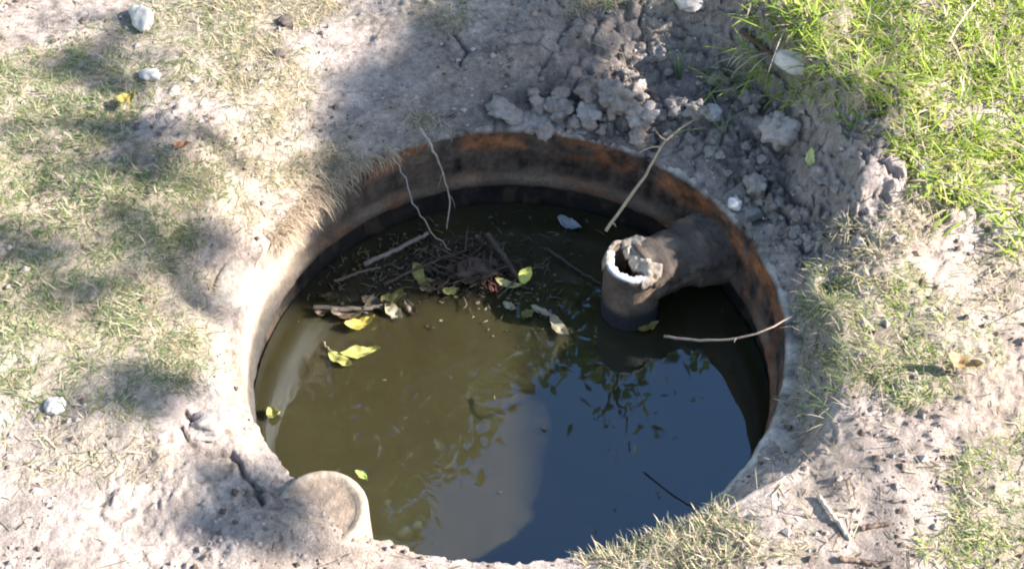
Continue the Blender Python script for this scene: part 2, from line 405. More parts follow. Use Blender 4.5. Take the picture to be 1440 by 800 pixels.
class Bag:
    def __init__(s): s.V = []; s.Q = []; s.T = []; s.C = []; s.n = 0
    def add(s, V, Q=None, T=None, C=None):
        V = np.asarray(V, float)
        s.V.append(V)
        if Q is not None and len(Q): s.Q.append(np.asarray(Q) + s.n)
        if T is not None and len(T): s.T.append(np.asarray(T) + s.n)
        s.C.append(np.asarray(C, float) if C is not None else np.full((len(V), 3), .3)); s.n += len(V); return s
    def build(s, name, mat, parent=None, origin=None, smooth=True):
        V = np.concatenate(s.V)
        o0 = np.zeros(3) if origin is None else np.asarray(origin, float)
        me = mesh_np(name, V - o0, np.concatenate(s.Q) if s.Q else None, np.concatenate(s.T) if s.T else None, np.concatenate(s.C), smooth)
        o = link(name, me, mat, parent); o.location = o0 if parent is None else o0 - np.array(parent.location); return o
def curve_pts(ctrl, n=14, wob=.0):
    c = np.array(ctrl, float); m = len(c)
    t = np.linspace(0, m - 1, n); out = []
    for x in t:
        i = min(int(x), m - 2); f = x - i
        p0, p1, p2, p3 = c[max(i - 1, 0)], c[i], c[i + 1], c[min(i + 2, m - 1)]
        out.append(.5 * ((2 * p1) + (-p0 + p2) * f + (2 * p0 - 5 * p1 + 4 * p2 - p3) * f * f + (-p0 + 3 * p1 - 3 * p2 + p3) * f ** 3))
    out = np.array(out)
    if wob: out[1:-1] += rng.normal(0, wob, out[1:-1].shape)
    return out
def blades(P, L, W, heading, lean, cols, curl=None, segs=(0, .35, .7), flop=.0):
    """P base (N,3), L, W, heading angle, lean from vertical -> bag arrays"""
    N = len(P)
    hd = np.stack([np.cos(heading), np.sin(heading), 0 * heading], -1)
    sd = np.stack([-np.sin(heading), np.cos(heading), 0 * heading], -1)
    V = np.zeros((N, 7, 3)); pos = P.copy(); last = 0
    for k, t in enumerate(list(segs) + [1.0]):
        a = lean + (curl if curl is not None else .5) * t
        step = (t - last) * L
        if k: pos = pos + step[:, None] * (np.sin(a)[:, None] * hd + np.cos(a)[:, None] * np.array([0, 0, 1.0]))
        last = t
        wv = (W * (1 - .25 * t) / 2)[:, None] * sd
        if k < 3: V[:, 2 * k] = pos - wv; V[:, 2 * k + 1] = pos + wv
        else: V[:, 6] = pos
    b = (np.arange(N) * 7)[:, None]
    Q = np.concatenate([b + np.array([[0, 1, 3, 2]]), b + np.array([[2, 3, 5, 4]])], 0); T = b + np.array([[4, 5, 6]])
    C = np.repeat(cols[:, None, :], 7, 1).reshape(-1, 3)
    return V.reshape(-1, 3), Q, T, C
PAL = {
    'green': [(.19, .24, .10), (.24, .285, .12), (.15, .20, .09)], 'lush': [(.27, .37, .04), (.35, .44, .06), (.20, .30, .04), (.42, .44, .10)],
    'straw': [(.52, .43, .28), (.43, .35, .22), (.60, .51, .36)], 'root': [(.36, .27, .20), (.27, .19, .14), (.42, .33, .25)], 'grey': [(.30, .27, .20), (.24, .22, .15)],
}
def pick(weights, N):
    ks = list(weights); p = np.array([weights[k] for k in ks], float); p /= p.sum()
    out = np.zeros((N, 3)); ch = rng.choice(len(ks), N, p=p)
    for i, k in enumerate(ks):
        pal = np.array(PAL[k]); m = ch == i; out[m] = pal[rng.integers(0, len(pal), m.sum())]
    return out * (1 + .35 * (rng.random((N, 1)) - .5))
def scatter(kinds, N, lo=(-2.4, -1.25), hi=(2.4, 2.1), power=1.0):
    """N points on the ground, thick where the photograph has this cover; grown in small clumps"""
    out = np.zeros((0, 3)); 
    while len(out) < N:
        m = 60000
        x = rng.uniform(lo[0], hi[0], m); y = rng.uniform(lo[1], hi[1], m)
        r = np.hypot(x, y); ok = r > prof(np.arctan2(y, x))[0] + .012; x, y = x[ok], y[ok]
        z = smooth_h(x, y); d = cover(x, y, z, kinds)
        cl = sstep(-.35, .3, fbm(x * 28, y * 28, 131, 3))
        keep = rng.random(len(x)) < (d ** power) * (.12 + .88 * cl)
        x, y = x[keep], y[keep]
        out = np.concatenate([out, np.stack([x, y, height(x, y) - .003], -1)])
    return out[:N]

# ------------------------------------------------------------------ grass (nobody could count it)
def grass(name, kinds, N, L, W, lean, weights, label, power=1.0, curl=.9):
    P = scatter(kinds, N, power=power)
    n = len(P)
    V, Q, T, C = blades(P, rng.uniform(L[0], L[1], n) * rng.uniform(.6, 1, n), rng.uniform(W[0], W[1], n), rng.uniform(0, 2 * np.pi, n),
                        rng.uniform(lean[0], lean[1], n), pick(weights, n), curl=rng.normal(curl, .5, n))
    o = link(name, mesh_np(name, V, Q, T, C), M_GRASS)
    tag(o, label, 'grass', kind='stuff')
grass('grass', (0,), 125000, (.012, .040), (.0011, .0022), (.7, 1.5), {'green': 7, 'straw': 2.6, 'grey': .4}, 'short dusty green and straw grass mat left of the pit', .8)
grass('grass', (1,), 44000, (.025, .08), (.0014, .0046), (.4, 1.6), {'lush': 7, 'green': 1.6, 'straw': 3.2}, 'bright lush green grass in the top right corner')
grass('grass', (2,), 20000, (.015, .05), (.001, .002), (.6, 1.5), {'straw': 6, 'grey': 3, 'green': 1.3}, 'sparse dry straw grass on the bare soil', 1.2)
grass('grass', (3,), 30000, (.010, .036), (.001, .0021), (.6, 1.5), {'green': 5, 'straw': 3.5, 'lush': 1.5}, 'thin green and straw grass patches right of the pit')
grass('grass', (4,), 6000, (.012, .04), (.0008, .0018), (.2, 1.3), {'straw': 6, 'green': 2, 'grey': 1}, 'pale dry grass growing on the near lip of the pit')

# ------------------------------------------------------------------ trees beyond the frame: one reflected in the water, one throwing the shade
def inside(poly, u, v):
    c = False; n = len(poly)
    for i in range(n):
        (x1, y1), (x2, y2) = poly[i], poly[(i + 1) % n]
        if (y1 > v) != (y2 > v) and u < (x2 - x1) * (v - y1) / (y2 - y1) + x1: c = not c
    return c
def sample_poly(poly, N):
    us = [p[0] for p in poly]; vs = [p[1] for p in poly]; out = []
    while len(out) < N:
        u, v = random.uniform(min(us), max(us)), random.uniform(min(vs), max(vs))
        if inside(poly, u, v): out.append((u, v))
    return out
def leaf_cards(P, L, Wd, cols):
    N = len(P); d = rng.normal(size=(N, 3)); d[:, 2] -= .5; d /= np.linalg.norm(d, axis=1, keepdims=True)
    a = np.cross(d, rng.normal(size=(N, 3))); a /= np.linalg.norm(a, axis=1, keepdims=True)
    nn = np.cross(d, a)
    V = np.zeros((N, 6, 3)); L = L[:, None]; Wd = Wd[:, None]
    V[:, 0] = P; V[:, 1] = P + d * L * .4 + a * Wd * .5 + nn * Wd * .12; V[:, 2] = P + d * L; V[:, 3] = P + d * L * .4 - a * Wd * .5 + nn * Wd * .12
    V[:, 4] = P + d * L * .45; V[:, 5] = P + d * L * .75
    b = (np.arange(N) * 6)[:, None]
    T = np.concatenate([b + np.array([[0, 1, 4]]), b + np.array([[1, 2, 4]]), b + np.array([[0, 4, 3]]), b + np.array([[4, 2, 3]])], 0)
    return V.reshape(-1, 3), T, np.repeat(cols[:, None], 6, 1).reshape(-1, 3)
def make_tree(name, base, top, leafpts, label, leafL, group=None, hang=None):
    t = empty(name, base, label, 'tree', group)
    B = Bag(); base = np.array(base, float); top = np.array(top, float)
    tr = curve_pts([base + [0, 0, -.3], base + (top - base) * .35 + [.12, -.08, 0], base + (top - base) * .7 + [-.1, .1, 0], top], 16, .01)
    B.add(*tube_np(tr, np.linspace(.16, .05, 16), 12, jit=.15))
    P = np.asarray(leafpts)
    k = P[rng.choice(len(P), min(34, len(P)), replace=False)]
    for q in k:
        i = int(np.clip(np.argmin(np.linalg.norm(tr - q, axis=1)) - 3, 8, 15)); s = tr[i]
        mid = s * .5 + q * .5 + np.array([0, 0, .15]) + rng.normal(0, .08, 3)
        B.add(*tube_np(curve_pts([s, mid, q], 9, .012), np.linspace(.03, .004, 9), 6, jit=.1))
    if hang:
        for h in hang: B.add(*tube_np(curve_pts(h, 12, .01), np.linspace(.012, .003, 12), 5))
    B.build('trunk', M_BARK, t)
    n = len(P); c = np.array([(.055, .085, .022), (.075, .11, .03), (.045, .07, .02), (.10, .12, .03)])[rng.integers(0, 4, n)] * (1 + .4 * (rng.random((n, 1)) - .5))
    V, T, C = leaf_cards(P, rng.uniform(.7, 1.2, n) * leafL, rng.uniform(.7, 1.2, n) * leafL * .5, c)
    Bag().add(V, None, T, C).build('crown', M_LEAF, t)
    return t
def mirrored(u, v, t):
    p = at(u, v, WZ); d = ray(u, v); d = d * np.array([1, 1, -1]); return p + d * t
def clumps(fn, poly, ncl, per, spread, tr):
    out = []
    for (u, v) in sample_poly(poly, ncl):
        c = fn(u, v, random.uniform(*tr)); out.append(c + rng.normal(0, spread, (per, 3)))
    return np.concatenate(out)
# reflected crown
REF1 = [(340, 330), (900, 330), (1060, 420), (1040, 455), (930, 500), (850, 500), (780, 480), (720, 545), (640, 590), (600, 650), (545, 740), (500, 770), (340, 760)]
REF2 = [(790, 430), (900, 470), (880, 520), (800, 510)]
lp = np.concatenate([clumps(mirrored, REF1, 240, 60, .11, (4.6, 6.2)), clumps(mirrored, REF2, 14, 26, .10, (4.6, 5.6))])
extra = np.stack([rng.uniform(-4, 1.5, 60), rng.uniform(3.6, 7, 60), rng.uniform(3.5, 6.5, 60)], -1)
lp2 = np.concatenate([q + rng.normal(0, .2, (50, 3)) for q in extra if q[1] > 4.2])
hang = [[mirrored(940, 470, 5.0), mirrored(880, 520, 5.0), mirrored(850, 560, 5.0), mirrored(845, 600, 5.0)], [mirrored(862, 548, 5.0), mirrored(880, 580, 5.0), mirrored(885, 610, 5.02)], [mirrored(852, 560, 5.0), mirrored(830, 590, 5.0)]]
make_tree('tree', (-1.2, 6.2, .1), (-.6, 4.6, 4.6), np.concatenate([lp, lp2]), 'leafy tree behind the pit, its dark crown mirrored in the murky water', .10, hang=hang)
# shade tree: leaf clusters stand up-sun of the patches they shade
SH = [  # patch on the ground or water, its height, clusters, leaves each, spread
    ([(600, 190), (600, 120), (640, 60), (680, -10), (740, -10), (765, 40), (820, 90), (810, 130), (770, 200), (690, 210)], .11, 62, 46, .040),
    ([(420, 400), (480, 360), (560, 325), (660, 325), (720, 360), (700, 390), (640, 395), (560, 398), (470, 415)], WZ, 11, 34, .020),
    ([(590, 205), (740, 205), (720, 250), (600, 260)], -.05, 20, 40, .03),
    ([(20, 75), (160, 50), (180, 95), (90, 130)], .08, 5, 8, .03), ([(190, 180), (300, 260), (290, 320), (180, 280), (60, 300), (20, 230)], .08, 9, 8, .032),
    ([(0, 350), (130, 300), (230, 350), (120, 430), (0, 420)], .08, 7, 8, .03), ([(80, 575), (200, 535), (230, 550), (120, 595)], .07, 5, 8, .018),
    ([(325, 660), (345, 655), (362, 690), (355, 735), (335, 755), (305, 735)], .04, 11, 24, .012), ([(262, 335), (285, 335), (285, 410), (265, 410)], .05, 4, 26, .014),
]
def upsun(z):
    return lambda u, v, t: at(u, v, z) + SUN * t
lp = np.concatenate([clumps(upsun(z), p, n, per, s, (5.2, 6.6)) for (p, z, n, per, s) in SH])
ex = []
while len(ex) < 70:
    q = np.array([rng.uniform(3.4, 7.4), rng.uniform(-2.5, 4), rng.uniform(2.3, 5.5)])
    t = (q[2] - .06) / SUN[2]; g = q - SUN * t
    if -2.1 < g[0] < 1.9 and -1.5 < g[1] < 1.75: continue
    ex.append(q + rng.normal(0, .14, (50, 3)))
lp2 = np.concatenate(ex)
g = lp2 - SUN * ((lp2[:, 2] - .06) / SUN[2])[:, None]
lp2 = lp2[~((np.abs(g[:, 0]) < 1.75) & (g[:, 1] > -1.15) & (g[:, 1] < 1.45))]
make_tree('tree', (7.4, 4.4, .1), (6.6, 3.4, 5.0), np.concatenate([lp, lp2]), 'leafy tree right of the pit, throwing dappled shade on the dry soil', .085)

# ------------------------------------------------------------------ pipes
def pipe_ring(axis0, axis1, ro, ri, sides, colf, wob=.0):
    """hollow straight pipe as one lathe along the axis, open at axis0 end"""
    a0, a1 = np.array(axis0, float), np.array(axis1, float); d = a1 - a0; Ln = np.linalg.norm(d); d /= Ln
    x = np.cross(d, [.3, .9, .1]); x /= np.linalg.norm(x); y = np.cross(d, x)
    prof_ = [(ri, Ln * .9)] + [(ri, t) for t in np.linspace(Ln * .6, .004, 8)] + [(ri + .002, 0), ((ri + ro) / 2, -.002), (ro - .002, 0)] + [(ro, t) for t in np.linspace(.004, Ln, 26)]
    V = []; 
    for (r, t) in prof_:
        for k in range(sides):
            f = 2 * math.pi * k / sides
            rr = r + wob * mnoise.noise(Vector((math.cos(f) * 2, math.sin(f) * 2, t * 18)))
            V.append(a0 + d * t + rr * (x * math.cos(f) + y * math.sin(f)))
    V = np.array(V); n = len(prof_)
    q = [(i * sides + k, i * sides + (k + 1) % sides, (i + 1) * sides + (k + 1) % sides, (i + 1) * sides + k) for i in range(n - 1) for k in range(sides)]
    return V, np.array(q), None, colf(V)
TZ = -.080
tc = at(892, 367, TZ)
def tee_col(V):
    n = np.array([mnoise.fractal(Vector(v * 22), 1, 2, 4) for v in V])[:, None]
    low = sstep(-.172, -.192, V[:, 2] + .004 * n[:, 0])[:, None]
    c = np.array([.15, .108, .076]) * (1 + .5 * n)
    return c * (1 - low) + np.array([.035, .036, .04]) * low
def barrel_col(V):
    n = np.array([mnoise.fractal(Vector(v * 20), 1, 2, 4) for v in V])[:, None]
    m = sstep(-.1, .5, n)
    return np.array([.085, .063, .048]) * (1 - m) + np.array([.20, .15, .11]) * m
tee = empty('pipe', (tc[0], tc[1], WZ), 'upright mud-caked pipe tee with a broken open mouth, fixed to the shaded back wall', 'pipe')
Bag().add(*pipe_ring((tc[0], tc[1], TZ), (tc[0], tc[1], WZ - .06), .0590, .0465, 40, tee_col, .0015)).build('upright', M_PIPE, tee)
dv = np.array([.83, .40, .0]); dv /= np.linalg.norm(dv)
b0 = tc + np.array([0, 0, -.050]) + dv * .012
tt = 0
while np.hypot(*(b0 + dv * tt)[:2]) < .52: tt += .004
Bb = Bag(); Bb.add(*tube_np([b0 + dv * s for s in np.linspace(0, tt, 40)], .057 + .009 * sstep(.55, .62, np.linspace(0, 1, 40)), 40, jit=.03))
Bb.V = [np.array([v + (v - (b0 + dv * np.dot(v - b0, dv))) * (.07 * mnoise.fractal(Vector(v * 60), 1, 2, 4) + (.16 + .14 * mnoise.noise(Vector(v * 45)) if v[2] > b0[2] + .02 else 0)) for v in Bb.V[0]])]
Bb.C = [barrel_col(np.concatenate(Bb.V))]; Bb.build('barrel', M_PIPE, tee)
# mortar collar where the barrel meets the wall
e = b0 + dv * tt; Bc = Bag(); Bc.add(*tube_np([e - dv * .075, e - dv * .05, e - dv * .025, e, e + dv * .02], [.068, .073, .079, .086, .094], 40, jit=.10))
Bc.C = [barrel_col(np.concatenate(Bc.V)) * .9]; Bc.build('collar', M_PIPE, tee)
# white lining lip, left and near side of the mouth
def lip(a0, a1, ro, ri, z0, z1, n=40):
    V = []; 
    for i in range(n):
        f = a0 + (a1 - a0) * i / (n - 1); e_ = .0016 * math.sin(i * 1.9) + .002 * math.sin(i * .7)
        for (r, z) in ((ro, z0), (ro + .0008, z1 - .002), (ro - .002, z1), (ri + .002 + e_, z1 + .0006), (ri + e_, z1 - .003), (ri - .001 + e_, z0)):
            V.append((tc[0] + r * math.cos(f), tc[1] + r * math.sin(f), z))
    q = [(i * 6 + k, i * 6 + k + 1, (i + 1) * 6 + k + 1, (i + 1) * 6 + k) for i in range(n - 1) for k in range(5)]
    return np.array(V), np.array(q)
V, Q = lip(R(152), R(296), .0565, .0425, TZ - .03, TZ + .005)
Bag().add(V, Q, None, np.array([.44, .45, .48]) * (1 + .2 * (rng.random((len(V), 1)) - .5))).build('lining', M_PIPE, tee)
# mud crust bridging the far right half of the mouth
def crust():
    n = 56; g = np.linspace(-.066, .066, n); X, Y = np.meshgrid(g, g)
    r = np.hypot(X, Y)
    # keep what lies right of and behind a ragged chord across the mouth
    s_ = X * .86 + Y * .42 + .012 * fbm(X * 60, Y * 60, 301, 3)
    hole = (s_ > -.006) | ((r > .049) & (Y > -.012)) | ((r > .044) & (X > .01))
    ins = (r < .0635 + .003 * vnoise(np.arctan2(Y, X) * 3, r * 0, 303)) & hole
    Z = TZ + .006 + .012 * (1 - (r / .06) ** 2) * sstep(-.02, .03, s_) + .014 * fbm(X * 50, Y * 50, 305, 4) - .016 * sstep(.056, .0645, r) - .010 * sstep(.006, -.006, s_) * (r < .046)
    idx = -np.ones(X.shape, int); V = []; q = []
    cell = ins[:-1, :-1] & ins[1:, :-1] & ins[:-1, 1:] & ins[1:, 1:]
    use = np.zeros(X.shape, bool)
    for di in (0, 1):
        for dj in (0, 1): use[di:n - 1 + di, dj:n - 1 + dj] |= cell
    idx[use] = np.arange(use.sum()); m = use.sum()
    P = np.stack([tc[0] + X[use], tc[1] + Y[use], Z[use]], -1); Pb = P - np.array([0, 0, .011])
    ii, jj = np.nonzero(cell); top = np.stack([idx[ii, jj], idx[ii, jj + 1], idx[ii + 1, jj + 1], idx[ii + 1, jj]], -1)
    edges = {}
    for f in top:
        for a, b in zip(f, np.roll(f, -1)):
            if (b, a) in edges: del edges[(b, a)]
            else: edges[(a, b)] = 1
    side = np.array([(b, a, a + m, b + m) for a, b in edges])
    V = np.concatenate([P, Pb]); q = np.concatenate([top, top[:, ::-1] + m, side])
    nn = np.array([mnoise.fractal(Vector(v * 120), 1, 2, 4) for v in V])[:, None]
    return Bag().add(V, q, None, np.array([.40, .325, .25]) * (1 + .5 * nn))
crust().build('mud_crust', M_CLOD, tee)
# near left stub, plugged with soil
SZ = .019; sc_ = at(451, 717, SZ)
def stub():
    B = Bag(); pr = [(.0, -.004), (.02, -.0045), (.045, -.005), (.058, -.004), (.063, .001), (.068, .0035), (.074, .002), (.0775, -.006), (.0765, -.05), (.076, -.16)]
    sides = 64; V = []
    for (r, z) in pr:
        for k in range(sides):
            f = 2 * math.pi * k / sides; a, b = r * math.cos(f), r * math.sin(f)
            V.append((sc_[0] + a, sc_[1] + b, SZ + z + .0022 * mnoise.fractal(Vector((a * 40, b * 40, 4)), 1, 2, 4) + .001 * math.sin(r * 900)))
    V = np.array(V); q = np.array([(i * sides + k, i * sides + (k + 1) % sides, (i + 1) * sides + (k + 1) % sides, (i + 1) * sides + k) for i in range(len(pr) - 1) for k in range(sides)])
    n = np.array([mnoise.fractal(Vector(v * 45), 1, 2, 4) for v in V])[:, None]; rr = np.hypot(V[:, 0] - sc_[0], V[:, 1] - sc_[1])[:, None]
    c = np.array([.27, .20, .145]) * (1 + .3 * n); s = sstep(.056, .068, rr)
    return B.add(V, q, None, c * (1 - s) + np.array([.33, .262, .195]) * s * (1 + .15 * n))
st = stub().build('pipe', M_PIPE, origin=(sc_[0], sc_[1], SZ - .16))
tag(st, 'cream round pipe stub plugged with soil at the near left edge of the pit', 'pipe')

# ------------------------------------------------------------------ clods and stones
def clod_mesh(rad, seed, col, squash=.7, rough=.35, sub=3, stretch=(1, 1)):
    bm = bmesh.new(); bmesh.ops.create_icosphere(bm, subdivisions=sub, radius=1)
    cols = []
    for v in bm.verts:
        p = v.co.copy(); f = 1 + rough * mnoise.fractal(p * 1.3 + Vector((seed * 7.3, seed, 0)), 1, 2, 5)
        c = mnoise.cell(p * 2.2 + Vector((seed, 0, 0)))
        v.co = Vector((p.x * stretch[0], p.y * stretch[1], p.z * squash)) * rad * f * (1 + .06 * c)
        k = 1 + .25 * mnoise.noise(p * 3 + Vector((0, seed, 0))); cols.append([x * k for x in col])
    me = bpy.data.meshes.new('clod'); bm.to_mesh(me); bm.free()
    a = me.color_attributes.new('Col', 'FLOAT_COLOR', 'POINT')
    for i, c in enumerate(cols): a.data[i].color = (*c, 1)
    for p in me.polygons: p.use_smooth = True
    return me
SOILC = (.29, .245, .215)
def clod(px, py, rpx, label, name='soil_clod', cat='clod', col=SOILC, squash=.72, rough=.4, stretch=(1, 1), group=None, mat=None, sink=.35, rot=None):
    g = ground_at(px, py); s = np.linalg.norm(g - CAM) / FOC * rpx
    o = link(name, clod_mesh(s, random.random() * 50, col, squash, rough, 4 if rpx > 11 else 3, stretch), mat or M_CLOD)
    o.location = (g[0], g[1], g[2] + s * squash * (1 - sink) - s * squash * .2); o.rotation_euler.z = random.random() * 6 if rot is None else rot
    return tag(o, label, cat, group)
WHITE = (.47, .43, .39)
clod(201, 32, 20, 'white angular stone on the dry grass in the upper left', 'stone', 'stone', WHITE, .6, .3, (.7, 1.2), mat=M_STONE, sink=.2, rot=.4)
clod(213, 110, 13, 'small pale stone lying in the left grass below the white angular one', 'stone', 'stone', (.42, .39, .36), .6, .3, (1.2, .8), mat=M_STONE, sink=.2, rot=0)
clod(968, 8, 19, 'rounded pale stone on bare soil at the top edge', 'stone', 'stone', (.38, .34, .31), .6, .25, mat=M_STONE, sink=.25)
clod(1120, 96, 30, 'flat cream stone beside the lush green grass', 'stone', 'stone', (.55, .49, .43), .35, .25, (1.1, .65), mat=M_STONE, sink=.2, rot=-.45)
clod(78, 573, 14, 'pale half-buried stone in the lower left grass', 'stone', 'stone', (.38, .35, .33), .5, .25, mat=M_STONE)
clod(402, 33, 12, 'dark brown lump standing in for a small hole in pale soil, the upper of a pair', 'soil_clod', 'clod', (.10, .08, .07), .6, .3)  # this dark lump and the next stand in for small holes
clod(393, 78, 9, 'dark brown lump standing in for a small hole in pale soil, the lower of a pair', 'soil_clod', 'clod', (.11, .085, .075), .6, .3)
clod(298, 602, 25, 'broken pale slab of dried clay beside the cracks on the left', 'soil_clod', 'clod', (.33, .28, .25), .42, .5, (1.15, .8), sink=.25, rot=.25)
clod(1096, 196, 26, 'large clod with sunlit top on the right bank', 'soil_clod', 'clod', (.36, .305, .27), .8, .75, sink=.1)
clod(707, 163, 21, 'grey flat clod sitting alone on the back rim', 'soil_clod', 'clod', (.27, .235, .21), .6, .55, (1.2, .8), sink=.1)
clod(790, 165, 20, 'large grey clod on the back rim, leftmost of the heaped clods', 'soil_clod', 'clod', (.25, .205, .18), .75, .8, sink=.05)
clod(826, 169, 17, 'smooth rounded clod between two larger ones on the back rim', 'soil_clod', 'clod', (.30, .265, .24), .8, .4, sink=.05)
clod(834, 143, 18, 'brown clod on top of the heap behind the pit', 'soil_clod', 'clod', (.24, .185, .15), .7, .9, sink=-.2)
clod(866, 150, 19, 'tall cracked clod near the middle of the heap behind the pit', 'soil_clod', 'clod', (.25, .21, .185), 1.0, .9, sink=0)
clod(893, 142, 16, 'knobbly clod at the right end of the heap behind the pit', 'soil_clod', 'clod', (.30, .25, .215), .8, .9, sink=0)
clod(905, 170, 17, 'crumbly pale clod below the heap, near the straw stick', 'soil_clod', 'clod', (.34, .285, .25), .7, .9, sink=0)
clod(1001, 168, 13, 'small round clod in the shaded hollow behind the pit', 'soil_clod', 'clod', (.34, .32, .31), .9, .2, sink=0)
clod(1032, 292, 10, 'tiny whitish crumb on the shaded ledge right of the pit', 'soil_clod', 'clod', (.6, .56, .52), .8, .4, sink=0)
for k in range(60):  # small clods on the shaded ledge
    a = random.uniform(R(12), R(68)); ri_ = float(prof(np.array([a]))[0][0]); r = ri_ + random.uniform(.015, .26)
    u, v = to_px(np.array([r * math.cos(a), r * math.sin(a), .04]))
    clod(float(u), float(v), random.choice([4, 5, 6, 8, 11, 14]), 'small grey clod on the shaded ledge behind the pit', col=(lambda q: (.27 * q, .23 * q, .205 * q))(random.uniform(.8, 1.1)), group='small clods on the shaded ledge', squash=.8, rough=.7, sink=.25)
for k in range(46):
    u, v = random.uniform(740, 930), random.gauss(160, 22)
    if v > 196 - (u - 800) * -.1: v = 188
    clod(u, v, random.choice([4, 5, 6, 8, 11, 13]), 'small brown crumb of the soil heap behind the pit', col=(lambda q: (.28 * q, .225 * q, .19 * q))(random.uniform(.75, 1.15)), group='crumbs of the soil heap', squash=.85, rough=.5, sink=0)

# loose crumbs and chips everywhere on bare soil (uncountable)
def crumbs(N):
    x = rng.uniform(-1.7, 1.7, N * 3); y = rng.uniform(-.95, 1.7, N * 3)
    r = np.hypot(x, y); cv = cover(x, y, smooth_h(x, y), (0, 1, 2, 3, 4))
    ok = (r > prof(np.arctan2(y, x))[0] + .01) & (rng.random(len(x)) > cv * .8) & (fbm(x * 9, y * 9, 141, 3) > -.12); x, y = x[ok][:N], y[ok][:N]
    n = len(x); z = height(x, y); s = np.minimum(.0012 + rng.exponential(.0016, n), .008)
    base = np.array([(1, 0, 0), (-1, 0, 0), (0, 1, 0), (0, -1, 0), (0, 0, 1), (0, 0, -1)], float)
    V = base[None] * (1 + .7 * (rng.random((n, 6, 1)) - .5)) * s[:, None, None]
    a = rng.uniform(0, 6.3, n); ca, sa = np.cos(a)[:, None], np.sin(a)[:, None]
    V = np.stack([V[..., 0] * ca - V[..., 1] * sa, V[..., 0] * sa + V[..., 1] * ca, V[..., 2] * .8], -1) + np.stack([x, y, z + s * .3], -1)[:, None]
    f = np.array([(0, 2, 4), (2, 1, 4), (1, 3, 4), (3, 0, 4), (2, 0, 5), (1, 2, 5), (3, 1, 5), (0, 3, 5)])
    T = ((np.arange(n) * 6)[:, None, None] + f[None]).reshape(-1, 3)
    c = np.where(rng.random((n, 1)) < .38, np.array([[.12, .088, .07]]), np.array([[.33, .275, .245]])) * (1 + .5 * (rng.random((n, 1)) - .5))
    o = link('dirt_crumbs', mesh_np('dirt_crumbs', V.reshape(-1, 3), None, T, np.repeat(c[:, None], 6, 1).reshape(-1, 3), False), M_CLOD)
    tag(o, 'loose crumbs and specks of dry soil strewn over the bare ground', 'soil crumbs', kind='stuff')
crumbs(17000)
def litter(N):
    x = rng.uniform(-1.7, 1.7, N * 2); y = rng.uniform(-.95, 1.7, N * 2)
    r = np.hypot(x, y); u, v = to_px(np.stack([x, y, smooth_h(x, y)], -1))
    w_ = .25 + .75 * np.exp(-(((u - 1200) / 260) ** 2 + ((v - 690) / 190) ** 2)) + .5 * np.exp(-(((u - 420) / 130) ** 2 + ((v - 210) / 150) ** 2))
    w_ *= np.where(((u - 800) / 330) ** 2 + ((v - 170) / 150) ** 2 < 1, .25, 1)
    ok = (r > prof(np.arctan2(y, x))[0] + .02) & (rng.random(len(x)) < w_); x, y = x[ok][:N], y[ok][:N]; n = len(x)
    P = np.stack([x, y, height(x, y) + .002], -1)
    V, Q, T, C = blades(P, .008 + rng.exponential(.016, n).clip(0, .07), rng.uniform(.001, .0028, n), rng.uniform(0, 6.3, n), rng.uniform(1.2, 1.55, n), pick({'straw': 6, 'grey': 4}, n) * np.where(rng.random((n, 1)) < .45, .32, 1), curl=rng.normal(0, .12, n))
    tag(link('straw_litter', mesh_np('straw_litter', V, Q, T, C), M_GRASS), 'dry straw bits and chips lying on the bare soil', 'straw litter', kind='stuff')
litter(8000)

# ------------------------------------------------------------------ sticks and twigs
def stick(ctrl, r0, r1, col, label, name='stick', cat='stick', n=18, wob=.0012, shoots=(), group=None, mat=None):
    B = Bag(); pts = curve_pts(ctrl, n, wob)
    B.add(*tube_np(pts, np.linspace(r0, r1, n), 8, col, .25))
    for (i, vec, rr) in shoots:
        s = pts[i]; B.add(*tube_np(curve_pts([s, s + np.array(vec) * .5 + rng.normal(0, .002, 3), s + np.array(vec)], 7, .0005), np.linspace(rr, rr * .35, 7), 6, col, .2))
    return tag(B.build(name, mat or M_TWIG, origin=pts[0]), label, cat, group)
STRAW = (.50, .40, .27); BROWN = (.20, .145, .10); DARK = (.045, .035, .03); GREYR = (.30, .26, .22)
g0 = ground_at(1003, 160); g1 = ground_at(938, 206) + [0, 0, .02]
stick([g0 + [0, 0, .012], g1, at(905, 250, .005), at(852, 325, -.045)], 0.0018, .0036, (.40, .29, .175), 'straw-coloured broken stick leaning over the back rim above the pipe tee', wob=.0008,
      shoots=[(7, (-.045, -.012, -.006), .0024), (6, (-.02, .02, .01), .002), (16, (.01, -.012, .004), .002)])
stick([ground_at(1128, 440) + [0, 0, .01], at(1085, 460, .085), at(1030, 477, .060), at(975, 478, .030), at(934, 473, .002)], .0012, .0026, (.23, .18, .15), 'thin bare twig reaching over the water from the right weeds', 'twig', 'twig', wob=.0006, shoots=[(8, (-.006, -.015, .008), .0009)])
stick([at(590, 180, .03), at(607, 205, .012), at(622, 240, -.05), at(630, 280, -.11), at(628, 322, -.17)], .0028, .0014, GREYR, 'hanging pale root down the back wall, the thicker one', 'root', 'root', wob=.002, shoots=[(9, (-.012, .0, -.05), .0014), (12, (.012, -.005, -.04), .0012)])
stick([at(548, 214, .008), at(567, 245, -.03), at(585, 290, -.08), at(606, 325, -.14), at(634, 352, -.19)], .0018, .0011, (.26, .22, .19), 'thin root trailing down the back wall into the debris', 'root', 'root', wob=.002)
stick([at(512, 372, WZ + .02), at(560, 350, WZ + .03), at(602, 328, WZ + .035)], .0055, .0045, (.16, .14, .125), 'grey branch floating along the back wall on the left', 'branch', 'branch', wob=.0012)
